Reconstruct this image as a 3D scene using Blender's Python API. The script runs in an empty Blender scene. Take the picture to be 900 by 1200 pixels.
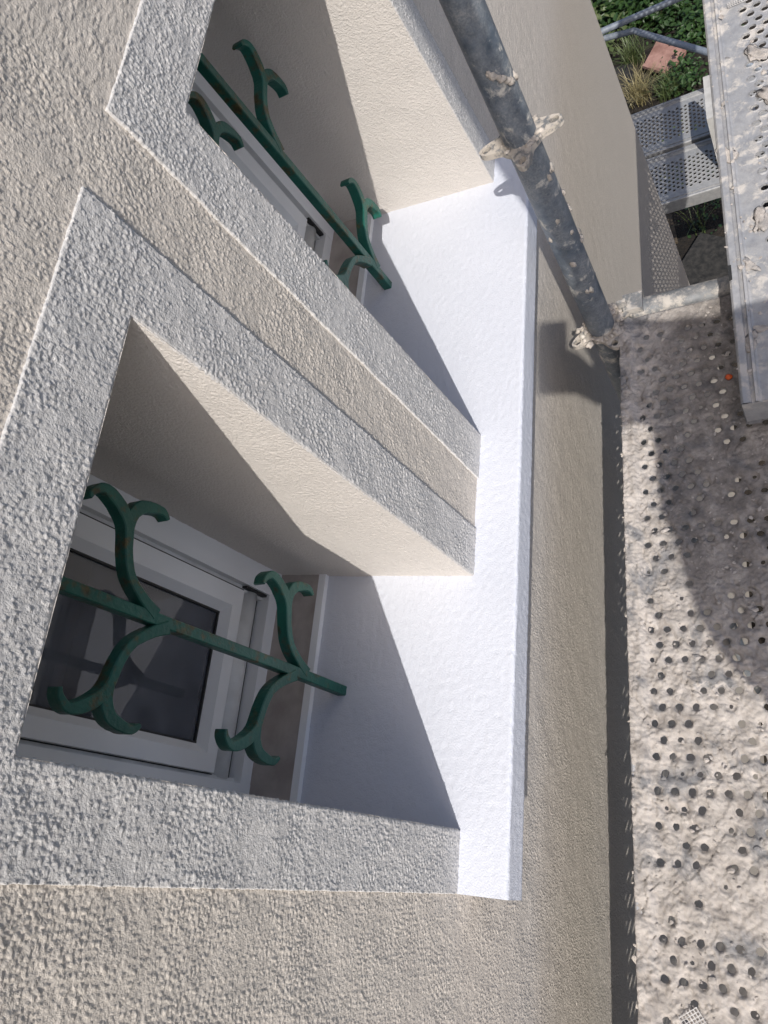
import bpy, bmesh, math, random
import numpy as np
from mathutils import Vector, Matrix

random.seed(7); RNG = np.random.default_rng(7)
SC = bpy.context.scene
COL = SC.collection

# ------------------------------------------------------------------ camera, sky, sun, exposure
cam_d = bpy.data.cameras.new('camera'); cam = bpy.data.objects.new('camera', cam_d); COL.objects.link(cam)
R0 = (0.0927915, -0.85667809, -0.50743708)      # image right
R1 = (-0.91591352, 0.12643587, -0.38094147)     # image down
R2 = (0.39050246, 0.50011661, -0.77291087)      # view direction
M = Matrix(((R0[0], -R1[0], -R2[0]), (R0[1], -R1[1], -R2[1]), (R0[2], -R1[2], -R2[2])))
cam.matrix_world = Matrix.Translation((-0.03463, -0.49398, 1.02393)) @ M.to_4x4()
cam_d.sensor_fit = 'VERTICAL'; cam_d.sensor_height = 36.0; cam_d.lens = 36.0*930.86/1200.0
cam_d.clip_start = 0.02; cam_d.clip_end = 500
SC.camera = cam
SUN = Vector((0.755, 0.368, -1.0)).normalized()
W = bpy.data.worlds.new('World'); SC.world = W; W.use_nodes = True
wn = W.node_tree; wn.nodes.clear()
sky = wn.nodes.new('ShaderNodeTexSky'); sky.sky_type = 'NISHITA'; sky.sun_disc = False; sky.ozone_density = 0.4; sky.dust_density = 2.5; sky.air_density = 0.8
sky.sun_elevation = math.asin(-SUN.z); sky.sun_rotation = math.atan2(-SUN.x, -SUN.y) % (2*math.pi)
bg = wn.nodes.new('ShaderNodeBackground'); bg.inputs['Strength'].default_value = 0.148
wo = wn.nodes.new('ShaderNodeOutputWorld')
wn.links.new(sky.outputs[0], bg.inputs['Color']); wn.links.new(bg.outputs[0], wo.inputs['Surface'])
ld = bpy.data.lights.new('sun', 'SUN'); ld.energy = 3.7; ld.angle = math.radians(0.32); ld.color = (1.0, 0.965, 0.91)
lo = bpy.data.objects.new('sun', ld); COL.objects.link(lo)
lo.rotation_euler = SUN.to_track_quat('-Z', 'Y').to_euler(); lo.location = (-6, -3, 8)
SC.view_settings.view_transform = 'Standard'; SC.view_settings.look = 'None'
SC.view_settings.exposure = 0.10; SC.view_settings.gamma = 1.0
SC.render.engine = 'CYCLES'
SC.cycles.use_denoising = True; SC.cycles.denoiser = 'OPENIMAGEDENOISE'; SC.cycles.denoising_prefilter = 'ACCURATE'; SC.cycles.use_adaptive_sampling = False
SC.cycles.max_bounces = 8

# ------------------------------------------------------------------ noise (numpy)
def perlin(x, y, seed=0):
    r = np.random.default_rng(seed + 1000)
    perm = r.permutation(1024); ang = r.random(1024)*2*np.pi
    xi = np.floor(x).astype(np.int64); yi = np.floor(y).astype(np.int64)
    xf = x - xi; yf = y - yi
    u = xf*xf*xf*(xf*(xf*6-15)+10); v = yf*yf*yf*(yf*(yf*6-15)+10)
    def g(ix, iy, dx, dy):
        a = ang[perm[(perm[ix & 1023] + iy) & 1023]]
        return np.cos(a)*dx + np.sin(a)*dy
    n00 = g(xi, yi, xf, yf); n10 = g(xi+1, yi, xf-1, yf); n01 = g(xi, yi+1, xf, yf-1); n11 = g(xi+1, yi+1, xf-1, yf-1)
    return 1.5*((n00*(1-u)+n10*u)*(1-v) + (n01*(1-u)+n11*u)*v)
def fbm(x, y, seed=0, octv=4, gain=0.5):
    a = 1.0; s = 0; t = 0
    for i in range(octv):
        s = s + a*perlin(x*(2.03**i), y*(2.03**i), seed+i*17); t += a; a *= gain
    return s/t
def sstep(a, b, x):
    t = np.clip((x-a)/(b-a), 0, 1); return t*t*(3-2*t)
def stucco(x, z, seed=3):
    """height in metres of the rough-cast render"""
    wx = x + 0.0010*perlin(x/0.0045, z/0.0045, 91); wz = z + 0.0010*perlin(x/0.0045, z/0.0045, 92)
    a = perlin(wx/0.0034, wz/0.0034, seed); b = perlin(wx/0.0021, wz/0.0021, seed+5)
    c = perlin(x/0.075, z/0.075, 44) + 0.6*perlin(x/0.02, z/0.02, 45)
    t = 0.10 - 0.22*c                          # patches with more and with fewer grains
    h = sstep(t, t+0.42, 0.65*a + 0.5*b)
    return 0.00100*h + 0.00028*b + 0.0009*perlin(x/0.05, z/0.05, 77) + 0.0004*perlin(x/0.013, z/0.013, 78) - 0.0008

# ------------------------------------------------------------------ materials
def _new(name):
    m = bpy.data.materials.new(name); m.use_nodes = True
    nt = m.node_tree; b = nt.nodes['Principled BSDF']
    tc = nt.nodes.new('ShaderNodeTexCoord')
    return m, nt, b, tc.outputs['Object']
def N(nt, t, **kw):
    n = nt.nodes.new(t)
    for k, v in kw.items():
        if k in n.inputs.keys(): n.inputs[k].default_value = v
        else: setattr(n, k, v)
    return n
def noise(nt, co, scale, detail=3, rough=0.55, dist=0.0):
    n = N(nt, 'ShaderNodeTexNoise', Scale=scale, Detail=detail, Roughness=rough, Distortion=dist)
    nt.links.new(co, n.inputs['Vector']); return n.outputs['Fac']
def ramp(nt, fac, stops):
    r = nt.nodes.new('ShaderNodeValToRGB'); e = r.color_ramp.elements
    while len(e) < len(stops): e.new(0.5)
    for el, (p, c) in zip(e, stops):
        el.position = p; el.color = (*c, 1) if len(c) == 3 else c
    nt.links.new(fac, r.inputs['Fac']); return r.outputs['Color']
def mix(nt, fac, a, b):
    m = nt.nodes.new('ShaderNodeMix'); m.data_type = 'RGBA'
    for sock, v in ((m.inputs[0], fac), (m.inputs[6], a), (m.inputs[7], b)):
        if isinstance(v, (int, float)): sock.default_value = v
        elif isinstance(v, tuple): sock.default_value = (*v, 1) if len(v) == 3 else v
        else: nt.links.new(v, sock)
    return m.outputs[2]
def bump(nt, b, h, dist, strength=1.0):
    n = N(nt, 'ShaderNodeBump', Strength=strength, Distance=dist)
    nt.links.new(h, n.inputs['Height']); nt.links.new(n.outputs[0], b.inputs['Normal'])
    return n
def mat_simple(name, c1, c2, scale, rough=0.8, bscale=400, bdist=0.0005, metal=0.0, detail=4):
    m, nt, b, co = _new(name)
    c = ramp(nt, noise(nt, co, scale, detail), [(0.35, c1), (0.65, c2)])
    nt.links.new(c, b.inputs['Base Color']); b.inputs['Roughness'].default_value = rough; b.inputs['Metallic'].default_value = metal
    if bdist: bump(nt, b, noise(nt, co, bscale, 3), bdist)
    return m
def stucco_mat(name, c1, c2, far=False):
    m, nt, b, co = _new(name)
    big = ramp(nt, noise(nt, co, 3.5, 5), [(0.3, c1), (0.7, c2)])
    spk = ramp(nt, noise(nt, co, 260, 2), [(0.3, (0.86, 0.86, 0.86)), (0.7, (1.06, 1.06, 1.06))])
    mu = nt.nodes.new('ShaderNodeMix'); mu.data_type = 'RGBA'; mu.blend_type = 'MULTIPLY'; mu.inputs[0].default_value = 1
    nt.links.new(big, mu.inputs[6]); nt.links.new(spk, mu.inputs[7])
    nt.links.new(mu.outputs[2], b.inputs['Base Color']); b.inputs['Roughness'].default_value = 0.92
    b.inputs['Specular IOR Level'].default_value = 0.25
    bump(nt, b, noise(nt, co, 520, 3, 0.6), 0.0009, 1.0)
    return m
MT = {}
MT['wall'] = stucco_mat('beige_stucco', (0.63, 0.572, 0.505), (0.655, 0.596, 0.528))
MT['surround'] = stucco_mat('pale_grey_stucco', (0.60, 0.58, 0.56), (0.62, 0.60, 0.58))
MT['reveal'] = mat_simple('cream_render', (0.63, 0.585, 0.54), (0.66, 0.615, 0.57), 4, 0.9, 330, 0.0022)
MT['sill'] = mat_simple('white_render', (0.60, 0.617, 0.675), (0.62, 0.637, 0.695), 6, 0.75, 380, 0.0009)
MT['pvc'] = mat_simple('white_plastic', (0.85, 0.85, 0.85), (0.88, 0.88, 0.88), 12, 0.38, 60, 0.0002)
MT['pvc_old'] = mat_simple('dirty_plastic', (0.66, 0.65, 0.63), (0.80, 0.80, 0.79), 22, 0.45, 60, 0.0003)
MT['gasket'] = mat_simple('black_rubber', (0.02, 0.02, 0.02), (0.03, 0.03, 0.03), 30, 0.6, 60, 0.0)
MT['marble'] = mat_simple('grey_brown_stone', (0.36, 0.31, 0.28), (0.48, 0.43, 0.395), 26, 0.5, 90, 0.0002, detail=8)
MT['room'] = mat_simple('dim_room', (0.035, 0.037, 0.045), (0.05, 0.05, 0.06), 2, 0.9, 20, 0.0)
def m_iron():
    m, nt, b, co = _new('green_painted_iron')
    f = noise(nt, co, 34, 6, 0.65)
    g = ramp(nt, noise(nt, co, 14, 4), [(0.3, (0.010, 0.082, 0.062)), (0.7, (0.018, 0.135, 0.102))])
    rust = ramp(nt, noise(nt, co, 120, 4), [(0.3, (0.035, 0.022, 0.012)), (0.7, (0.13, 0.10, 0.03))])
    k = ramp(nt, f, [(0.52, (0, 0, 0)), (0.64, (0.9, 0.9, 0.9))])
    nt.links.new(mix(nt, k, g, rust), b.inputs['Base Color'])
    b.inputs['Roughness'].default_value = 0.42
    bump(nt, b, noise(nt, co, 150, 4), 0.0012)
    return m
MT['iron'] = m_iron()
def m_glass():
    m = bpy.data.materials.new('window_glass'); m.use_nodes = True; nt = m.node_tree; nt.nodes.clear()
    o = nt.nodes.new('ShaderNodeOutputMaterial'); mx = nt.nodes.new('ShaderNodeMixShader')
    fr = N(nt, 'ShaderNodeFresnel', IOR=1.62); gl = N(nt, 'ShaderNodeBsdfGlossy', Roughness=0.01)
    tr = nt.nodes.new('ShaderNodeBsdfTransparent'); tr.inputs[0].default_value = (0.75, 0.78, 0.8, 1)
    tc = nt.nodes.new('ShaderNodeTexCoord'); nz = N(nt, 'ShaderNodeTexNoise', Scale=5.0, Detail=1.0)
    nt.links.new(tc.outputs['Object'], nz.inputs['Vector'])
    bp = N(nt, 'ShaderNodeBump', Strength=0.05, Distance=0.004); nt.links.new(nz.outputs['Fac'], bp.inputs['Height'])
    nt.links.new(bp.outputs[0], gl.inputs['Normal'])
    nt.links.new(fr.outputs[0], mx.inputs[0]); nt.links.new(tr.outputs[0], mx.inputs[1]); nt.links.new(gl.outputs[0], mx.inputs[2])
    df = nt.nodes.new('ShaderNodeBsdfDiffuse'); df.inputs[0].default_value = (0.50, 0.53, 0.62, 1)
    m2 = nt.nodes.new('ShaderNodeMixShader'); dn = N(nt, 'ShaderNodeTexNoise', Scale=30.0, Detail=6.0); nt.links.new(tc.outputs['Object'], dn.inputs['Vector'])
    mr = N(nt, 'ShaderNodeMapRange'); nt.links.new(dn.outputs['Fac'], mr.inputs[0]); mr.inputs[1].default_value = 0.3; mr.inputs[2].default_value = 0.8; mr.inputs[3].default_value = 0.12; mr.inputs[4].default_value = 0.26
    nt.links.new(mr.outputs[0], m2.inputs[0]); nt.links.new(mx.outputs[0], m2.inputs[1]); nt.links.new(df.outputs[0], m2.inputs[2])
    nt.links.new(m2.outputs[0], o.inputs['Surface']); return m
MT['glass'] = m_glass()
def m_tube(name, dark, light, smear, amount=0.57, scale=26):
    m, nt, b, co = _new(name)
    base = ramp(nt, noise(nt, co, 60, 5, 0.6), [(0.3, dark), (0.7, light)])
    hard = ramp(nt, noise(nt, co, scale, 9, 0.72, 0.25), [(amount, (0, 0, 0)), (amount+0.10, (0.9, 0.9, 0.9))])
    dust = ramp(nt, noise(nt, co, scale*0.6, 7, 0.75, 0.2), [(0.38, (0, 0, 0)), (0.75, (0.55, 0.55, 0.55))])
    grain = ramp(nt, noise(nt, co, 330, 3, 0.6), [(0.40, (0.35, 0.35, 0.35)), (0.62, (1, 1, 1))])
    mu = nt.nodes.new('ShaderNodeMix'); mu.data_type = 'RGBA'; mu.blend_type = 'MULTIPLY'; mu.inputs[0].default_value = 1
    nt.links.new(dust, mu.inputs[6]); nt.links.new(grain, mu.inputs[7])
    ad = nt.nodes.new('ShaderNodeMix'); ad.data_type = 'RGBA'; ad.blend_type = 'LIGHTEN'; ad.inputs[0].default_value = 1
    nt.links.new(hard, ad.inputs[6]); nt.links.new(mu.outputs[2], ad.inputs[7]); k = ad.outputs[2]
    nt.links.new(mix(nt, k, base, smear), b.inputs['Base Color'])
    r = N(nt, 'ShaderNodeMapRange'); nt.links.new(k, r.inputs[0]); r.inputs[3].default_value = 0.45; r.inputs[4].default_value = 0.9
    nt.links.new(r.outputs[0], b.inputs['Roughness'])
    r2 = N(nt, 'ShaderNodeMapRange'); nt.links.new(k, r2.inputs[0]); r2.inputs[3].default_value = 0.25; r2.inputs[4].default_value = 0.0
    nt.links.new(r2.outputs[0], b.inputs['Metallic'])
    bump(nt, b, k, 0.0008, 0.8)
    return m
MT['tube'] = m_tube('weathered_steel_tube', (0.085, 0.11, 0.145), (0.17, 0.205, 0.25), (0.66, 0.63, 0.57), 0.535, 20)
MT['tube_far'] = m_tube('galvanised_tube', (0.15, 0.18, 0.22), (0.25, 0.28, 0.33), (0.45, 0.45, 0.45), 0.60)
MT['tube_mud'] = m_tube('mortar_smeared_tube', (0.13, 0.14, 0.15), (0.22, 0.23, 0.24), (0.50, 0.46, 0.41), 0.46)
MT['rosette'] = m_tube('mortar_caked_steel', (0.14, 0.15, 0.16), (0.26, 0.26, 0.26), (0.52, 0.465, 0.40), 0.40, 75)
MT['plank'] = m_tube('galvanised_plank', (0.26, 0.265, 0.28), (0.38, 0.385, 0.40), (0.53, 0.495, 0.455), 0.50, 24)
MT['plank_far'] = m_tube('dull_galvanised_plank', (0.27, 0.275, 0.28), (0.40, 0.40, 0.40), (0.30, 0.27, 0.24), 0.60, 8)
def m_mortar(name, lo, hi, grey, k0=0.5, rust=True, film_shade=False):
    m, nt, b, co = _new(name)
    base = ramp(nt, noise(nt, co, 30, 7, 0.65), [(0.28, lo), (0.55, hi), (0.8, tuple(min(0.75, c*1.2) for c in hi))])
    k = ramp(nt, noise(nt, co, 13, 6, 0.6, 0.6), [(k0, (0, 0, 0)), (k0+0.10, (1, 1, 1))])
    c = mix(nt, k, base, ramp(nt, noise(nt, co, 70, 4), [(0.3, grey), (0.7, tuple(x*1.5 for x in grey))]))
    kp = ramp(nt, noise(nt, co, 24, 5, 0.6, 0.8), [(0.60, (0, 0, 0)), (0.66, (0.75, 0.75, 0.75))])
    c = mix(nt, kp, c, tuple(min(0.7, x*1.22) for x in hi))
    if rust:
        k2 = ramp(nt, noise(nt, co, 21, 3), [(0.70, (0, 0, 0)), (0.78, (0.6, 0.6, 0.6))])
        c = mix(nt, k2, c, (0.20, 0.12, 0.075))
    if film_shade:      # thin cement film showing steel, with extra dark colour standing in for deck shade
        at = nt.nodes.new('ShaderNodeAttribute'); at.attribute_name = 'film_shade'
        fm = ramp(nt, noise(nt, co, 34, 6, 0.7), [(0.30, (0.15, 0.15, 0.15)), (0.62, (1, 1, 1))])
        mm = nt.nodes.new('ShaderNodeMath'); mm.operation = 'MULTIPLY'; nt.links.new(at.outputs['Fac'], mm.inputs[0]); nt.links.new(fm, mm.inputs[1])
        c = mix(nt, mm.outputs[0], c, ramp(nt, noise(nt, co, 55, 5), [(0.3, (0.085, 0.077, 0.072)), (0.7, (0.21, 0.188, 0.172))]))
    nt.links.new(c, b.inputs['Base Color']); b.inputs['Roughness'].default_value = 0.95
    b.inputs['Specular IOR Level'].default_value = 0.2
    bump(nt, b, noise(nt, co, 230, 7, 0.75), 0.0028, 1.0)
    return m
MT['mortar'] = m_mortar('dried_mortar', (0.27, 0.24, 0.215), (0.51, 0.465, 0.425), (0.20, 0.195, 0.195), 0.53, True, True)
MT['mortar_pale'] = m_mortar('pale_mortar', (0.40, 0.355, 0.31), (0.60, 0.54, 0.475), (0.36, 0.34, 0.32), 0.58, False)
MT['soil'] = mat_simple('dark_soil', (0.009, 0.007, 0.005), (0.028, 0.021, 0.015), 9, 0.95, 40, 0.03, detail=8)
MT['terracotta'] = mat_simple('terracotta', (0.22, 0.115, 0.092), (0.36, 0.21, 0.175), 16, 0.85, 120, 0.002, detail=6)
MT['stone'] = mat_simple('dark_stone', (0.012, 0.012, 0.012), (0.04, 0.037, 0.034), 30, 0.9, 60, 0.006, detail=8)
MT['board'] = mat_simple('weathered_pale_board', (0.40, 0.39, 0.37), (0.52, 0.51, 0.49), 20, 0.85, 90, 0.001)
MT['orange'] = mat_simple('orange_plastic', (0.75, 0.11, 0.02), (0.85, 0.16, 0.03), 40, 0.4, 60, 0.0)
MT['fibre'] = mat_simple('white_fibre_mesh', (0.42, 0.40, 0.38), (0.60, 0.58, 0.56), 90, 0.7, 60, 0.0)
MT['cutout'] = mat_simple('shadow_cutout_grey', (0.30, 0.31, 0.33), (0.42, 0.42, 0.42), 8, 0.9, 60, 0.003)
def m_leaf(name, c1, c2):
    m, nt, b, co = _new(name)
    nt.links.new(ramp(nt, noise(nt, co, 7, 3), [(0.3, c1), (0.7, c2)]), b.inputs['Base Color'])
    b.inputs['Roughness'].default_value = 0.5
    return m
MT['leaf'] = m_leaf('green_leaf', (0.013, 0.034, 0.007), (0.038, 0.082, 0.018))
MT['grass'] = m_leaf('grass_blade', (0.05, 0.085, 0.025), (0.11, 0.13, 0.05))
MT['straw'] = m_leaf('dry_grass_blade', (0.20, 0.17, 0.08), (0.32, 0.27, 0.14))
MT['stem'] = mat_simple('brown_stem', (0.06, 0.045, 0.03), (0.10, 0.075, 0.05), 30, 0.9, 60, 0.0)

# ------------------------------------------------------------------ object helpers
def link(o, parent=None):
    COL.objects.link(o)
    if parent is not None:
        o.parent = parent
        if not o.get('_local'): o.matrix_parent_inverse = Matrix.Translation(parent_base(parent)).inverted()
    return o
BASE = {}
def parent_base(p):
    return BASE.get(p.name, Vector((0, 0, 0)))
def thing(name, label, cat, base=(0, 0, 0), group=None):
    o = bpy.data.objects.new(name, None); COL.objects.link(o); o.location = base
    o.empty_display_size = 0.05
    BASE[o.name] = Vector(base); o['label'] = label; o['category'] = cat
    if group: o['group'] = group
    return o
def tag(o, label, cat, group=None, kind=None):
    if label: o['label'] = label
    if cat: o['category'] = cat
    if group: o['group'] = group
    if kind: o['kind'] = kind
    return o
def mobj(name, verts, faces, mat, parent=None, smooth=False):
    me = bpy.data.meshes.new(name)
    me.from_pydata([tuple(v) for v in verts], [], [tuple(f) for f in faces]); me.update()
    me.materials.append(MT[mat] if isinstance(mat, str) else mat)
    if smooth: me.polygons.foreach_set('use_smooth', [True]*len(me.polygons))
    return link(bpy.data.objects.new(name, me), parent)
def npmesh(name, V, Q, mat, parent=None, smooth=True):
    """V (n,3), Q (m,4) numpy quads"""
    used = np.unique(Q); remap = -np.ones(len(V), np.int64); remap[used] = np.arange(len(used))
    V = V[used]; Q = remap[Q]
    me = bpy.data.meshes.new(name); me.vertices.add(len(V)); me.vertices.foreach_set('co', V.astype(np.float32).ravel())
    me.loops.add(Q.size); me.loops.foreach_set('vertex_index', Q.astype(np.int32).ravel())
    me.polygons.add(len(Q)); me.polygons.foreach_set('loop_start', np.arange(0, Q.size, 4, dtype=np.int32))
    me.polygons.foreach_set('use_smooth', np.full(len(Q), smooth))
    me.update(calc_edges=True); me.validate()
    me.materials.append(MT[mat])
    return link(bpy.data.objects.new(name, me), parent)
def gridquads(nu, nv):
    i = np.arange(nu-1)[:, None]*nv + np.arange(nv-1)[None, :]
    return np.stack([i, i+nv, i+nv+1, i+1], -1).reshape(-1, 4)
def bmobj(name, bm, mat, parent=None, smooth=False, bevel=0.0):
    if bevel:
        bmesh.ops.bevel(bm, geom=[e for e in bm.edges if e.is_manifold and e.calc_face_angle(0) > 0.6], offset=bevel, segments=2, affect='EDGES', profile=0.6)
    me = bpy.data.meshes.new(name); bm.normal_update(); bm.to_mesh(me); bm.free()
    me.materials.append(MT[mat])
    if smooth: me.polygons.foreach_set('use_smooth', [True]*len(me.polygons))
    return link(bpy.data.objects.new(name, me), parent)
def add_box(bm, x0, x1, y0, y1, z0, z1):
    v = [bm.verts.new(p) for p in ((x0,y0,z0),(x1,y0,z0),(x1,y1,z0),(x0,y1,z0),(x0,y0,z1),(x1,y0,z1),(x1,y1,z1),(x0,y1,z1))]
    for f in ((0,3,2,1),(4,5,6,7),(0,1,5,4),(1,2,6,5),(2,3,7,6),(3,0,4,7)): bm.faces.new([v[i] for i in f])
def box(name, x0, x1, y0, y1, z0, z1, mat, parent=None, bevel=0.0):
    bm = bmesh.new(); add_box(bm, x0, x1, y0, y1, z0, z1); return bmobj(name, bm, mat, parent, False, bevel)
def tube(name, pts, r, mat, parent=None, seg=20, wob=0.0, cap=True):
    pts = [Vector(p) for p in pts]; V = []; F = []
    for i, p in enumerate(pts):
        t = (pts[min(i+1, len(pts)-1)] - pts[max(i-1, 0)]).normalized()
        a = t.cross(Vector((0.31, 0.22, 0.93)) if abs(t.z) < 0.8 else Vector((1, 0.1, 0))).normalized(); b = t.cross(a)
        for k in range(seg):
            th = 2*math.pi*k/seg; rr = (r[i] if isinstance(r, (list, tuple)) else r)*(1 + wob*random.uniform(-1, 1))
            V.append(p + (a*math.cos(th) + b*math.sin(th))*rr)
    for i in range(len(pts)-1):
        for k in range(seg):
            F.append((i*seg+k, i*seg+(k+1) % seg, (i+1)*seg+(k+1) % seg, (i+1)*seg+k))
    if cap: F.append(tuple(range(seg-1, -1, -1))); F.append(tuple((len(pts)-1)*seg+k for k in range(seg)))
    return mobj(name, V, F, mat, parent, True)

# ------------------------------------------------------------------ dimensions (metres): z=0 top of the white sill, y=0 wall face
H = 0.68; ST = 0.0736; P = 0.0712; T = 0.0502
W1 = 0.355; SR1 = 0.4308; SL = -0.0768; SL2 = 0.5169; X2 = 0.5952; X2R = 1.138; SR2 = 1.2148
BX = 2.50; DM = 0.268; DF = 0.36; GZ = -3.30
SPL = 0.088      # splay of the reveals

# ------------------------------------------------------------------ ground
xs = np.concatenate([[-60, -20, -8, -4], np.linspace(-2, 9, 150), [14, 25, 60]]); ys = np.concatenate([[-60, -20, -6], np.linspace(-3, 3, 90), [6, 20, 60]])
X, Y = np.meshgrid(xs, ys, indexing='ij'); Z = GZ + 0.05*fbm(X/0.35, Y/0.35, 5, 4)
npmesh('ground', np.stack([X, Y, Z], -1).reshape(-1, 3), gridquads(len(xs), len(ys)), 'soil')['kind'] = 'structure'

# ------------------------------------------------------------------ the house
house = thing('house', 'house with beige rough render, pale grey window surrounds and a white ledge', 'house', (0.5, 0.1, GZ))
def lines(*segs):
    out = []
    for a, b, st in segs:
        n = max(1, int(round((b-a)/st))); out.append(np.linspace(a, b, n+1))
    return np.unique(np.round(np.concatenate(out), 6))
xs = lines((-8, -0.5, 1.5), (-0.5, -0.30, .01), (-0.30, SL, .00135), (SL, SR1, .00135), (SR1, SL2, .0015), (SL2, SR2, .0030), (SR2, BX, .006))
zs = lines((GZ-0.2, -2.0, .4), (-2.0, -1.0, .012), (-1.0, -0.75, .0035), (-0.75, -0.22, .0019), (-0.22, 0, .0019), (0, H+ST, .0014), (H+ST, 0.88, .0014), (0.88, 1.0, .01), (1.0, 3.2, .55))
X, Z = np.meshgrid(xs, zs, indexing='ij')
near = sstep(-0.52, -0.47, X)*sstep(-2.0, -1.6, Z)*(1-sstep(0.95, 1.0, Z))*(1-0.6*sstep(1.2, 2.0, X))*(1-0.35*sstep(-0.1, -0.5, Z))
Yw = -stucco(X, Z)*near
Q = gridquads(len(xs), len(zs))
cx = (X[:-1, :-1]+X[1:, 1:]).ravel()/2; cz = (Z[:-1, :-1]+Z[1:, 1:]).ravel()/2
e = 0.003
ins = ((cx > SL+e) & (cx < SR1-e) | (cx > SL2+e) & (cx < SR2-e)) & (cz > -0.03) & (cz < H+ST-e)
npmesh('wall', np.stack([X, Yw, Z], -1).reshape(-1, 3), Q[~ins], 'wall', house)
for nm, bx in (('side_wall', (BX-0.25, BX-0.0005, 0.002, 6, GZ-0.2, 3.2)), ('rear_wall', (-8, BX, 6, 6.25, GZ-0.2, 3.2)), ('end_wall', (-8.25, -8, 0, 6.25, GZ-0.2, 3.2)), ('roof_slab', (-8.4, BX+0.1, -0.05, 6.4, 3.2, 3.4))):
    box(nm, *bx, 'wall', house)

def surround(x0, x1, o0, o1):
    stp = 0.0014
    gx = lines((x0, o0, stp), (o0, o1, stp), (o1, x1, stp)); gz = lines((0-0.004, H, stp), (H, H+ST, stp))
    gx = np.concatenate([[gx[0]], gx, [gx[-1]]]); gz = np.concatenate([gz, [gz[-1]]])
    X, Z = np.meshgrid(gx, gz, indexing='ij')
    Yv = -0.0028 - 1.12*stucco(X, Z, 23)
    jag = 0.0013*(0.5+perlin(X/0.0045, Z/0.0045, 61))
    # crumbly arris towards the opening
    inw = (X >= o0-1e-5) & (X <= o1+1e-5) & (Z <= H+1e-5)
    X2_ = X.copy(); Z2_ = Z.copy()
    X2_ = np.where((np.abs(X-o0) < 1e-4) & (Z <= H), X+jag, X2_); X2_ = np.where((np.abs(X-o1) < 1e-4) & (Z <= H), X-jag, X2_)
    Z2_ = np.where((np.abs(Z-H) < 1e-4) & inw, Z-jag, Z2_)
    edge = (np.abs(X-o0) < 1e-4) | (np.abs(X-o1) < 1e-4) | ((np.abs(Z-H) < 1e-4) & inw)
    Yv = np.where(edge & (Z <= H+1e-5), Yv*0.5+0.0008, Yv)
    jo = 0.0007*perlin(X/0.009, Z/0.009, 62)
    Yv[0, :] = 0.005; Yv[-1, :] = 0.005; Yv[:, -1] = 0.005
    X2_[0:2, :] += jo[0:2]; X2_[-2:, :] += jo[-2:]; Z2_[:, -2:] += jo[:, -2:]
    Q = gridquads(len(gx), len(gz))
    cx = (X[:-1, :-1]+X[1:, 1:]).ravel()/2; cz = (Z[:-1, :-1]+Z[1:, 1:]).ravel()/2
    keep = ~((cx > o0) & (cx < o1) & (cz < H))
    npmesh('window_surround', np.stack([X2_, Yv, Z2_], -1).reshape(-1, 3), Q[keep], 'surround', house)
surround(SL, SR1, 0, W1); surround(SL2, SR2, X2, X2R)

def fine(u, v, seed):
    return 0.0005*perlin(u/0.0055, v/0.0055, seed) + 0.00045*perlin(u/0.0032, v/0.0032, seed+3) + 0.0008*perlin(u/0.06, v/0.06, seed+9)
def reveal_side(x, sgn, stp):
    ys = lines((-0.0015, 0.39, stp)); zs = lines((-0.003, H+0.002, stp)); Yg, Zg = np.meshgrid(ys, zs, indexing='ij')
    Xg = x + sgn*SPL*np.maximum(Yg, 0) - sgn*fine(Yg, Zg, 31+int(x*100))*sstep(0, 0.01, Yg)
    npmesh('window_reveal', np.stack([Xg, Yg, Zg], -1).reshape(-1, 3), gridquads(len(ys), len(zs)), 'reveal', house)
for x, s, st in ((0, -1, .01), (W1, 1, .0019), (X2, -1, .01), (X2R, 1, .0024)): reveal_side(x, s, st)
for a, b in ((0, W1), (X2, X2R)):
    mobj('window_soffit', [(a-0.001, -0.0015, H), (b+0.001, -0.0015, H), (b+0.035, 0.39, H), (a-0.035, 0.39, H)], [(0, 1, 2, 3)], 'reveal', house)

# white ledge: one sheet swept along x with rounded nose
prof = []
for y in lines((-P+0.005, DM, .0032))[::-1]: prof.append((y, 0.0, 0, 1))
for k in range(1, 6):
    a = math.pi/2*(k/6); prof.append((-P+0.005-0.005*math.sin(a), -0.005+0.005*math.cos(a), -math.sin(a), math.cos(a)))
for z in lines((-T+0.003, -0.005, .0035))[::-1]: prof.append((-P, z, -1, 0))
prof += [(-P+0.002, -T, -0.6, -0.6), (-P+0.02, -T, 0, -1), (0.01, -T, 0, -1)]
prof = np.array(prof); xs = lines((SL, 0.6, .0032), (0.6, SR2, .0045))
S_ = np.cumsum(np.r_[0, np.hypot(np.diff(prof[:, 0]), np.diff(prof[:, 1]))])
Xg, Sg = np.meshgrid(xs, S_, indexing='ij')
hh = 0.0006*perlin(Xg/0.009, Sg/0.007, 12) + 0.0005*perlin(Xg/0.005, Sg/0.004, 15) + 0.0005*perlin(Xg/0.11, Sg/0.08, 18)
V = np.stack([Xg, prof[None, :, 0]+prof[None, :, 2]*hh, prof[None, :, 1]+prof[None, :, 3]*hh], -1)
ledge = npmesh('ledge', V.reshape(-1, 3), gridquads(len(xs), len(S_)), 'sill', house)
for k, idx in (('l', 0), ('r', -1)):
    ring = V[idx]; ring = ring[ring[:, 1] <= 0.02]
    mobj('ledge_end', np.vstack([ring, [[ring[0, 0], 0.02, -T]]]), [tuple(range(len(ring)+1))] if k == 'l' else [tuple(range(len(ring), -1, -1))], 'sill', ledge)

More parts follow.
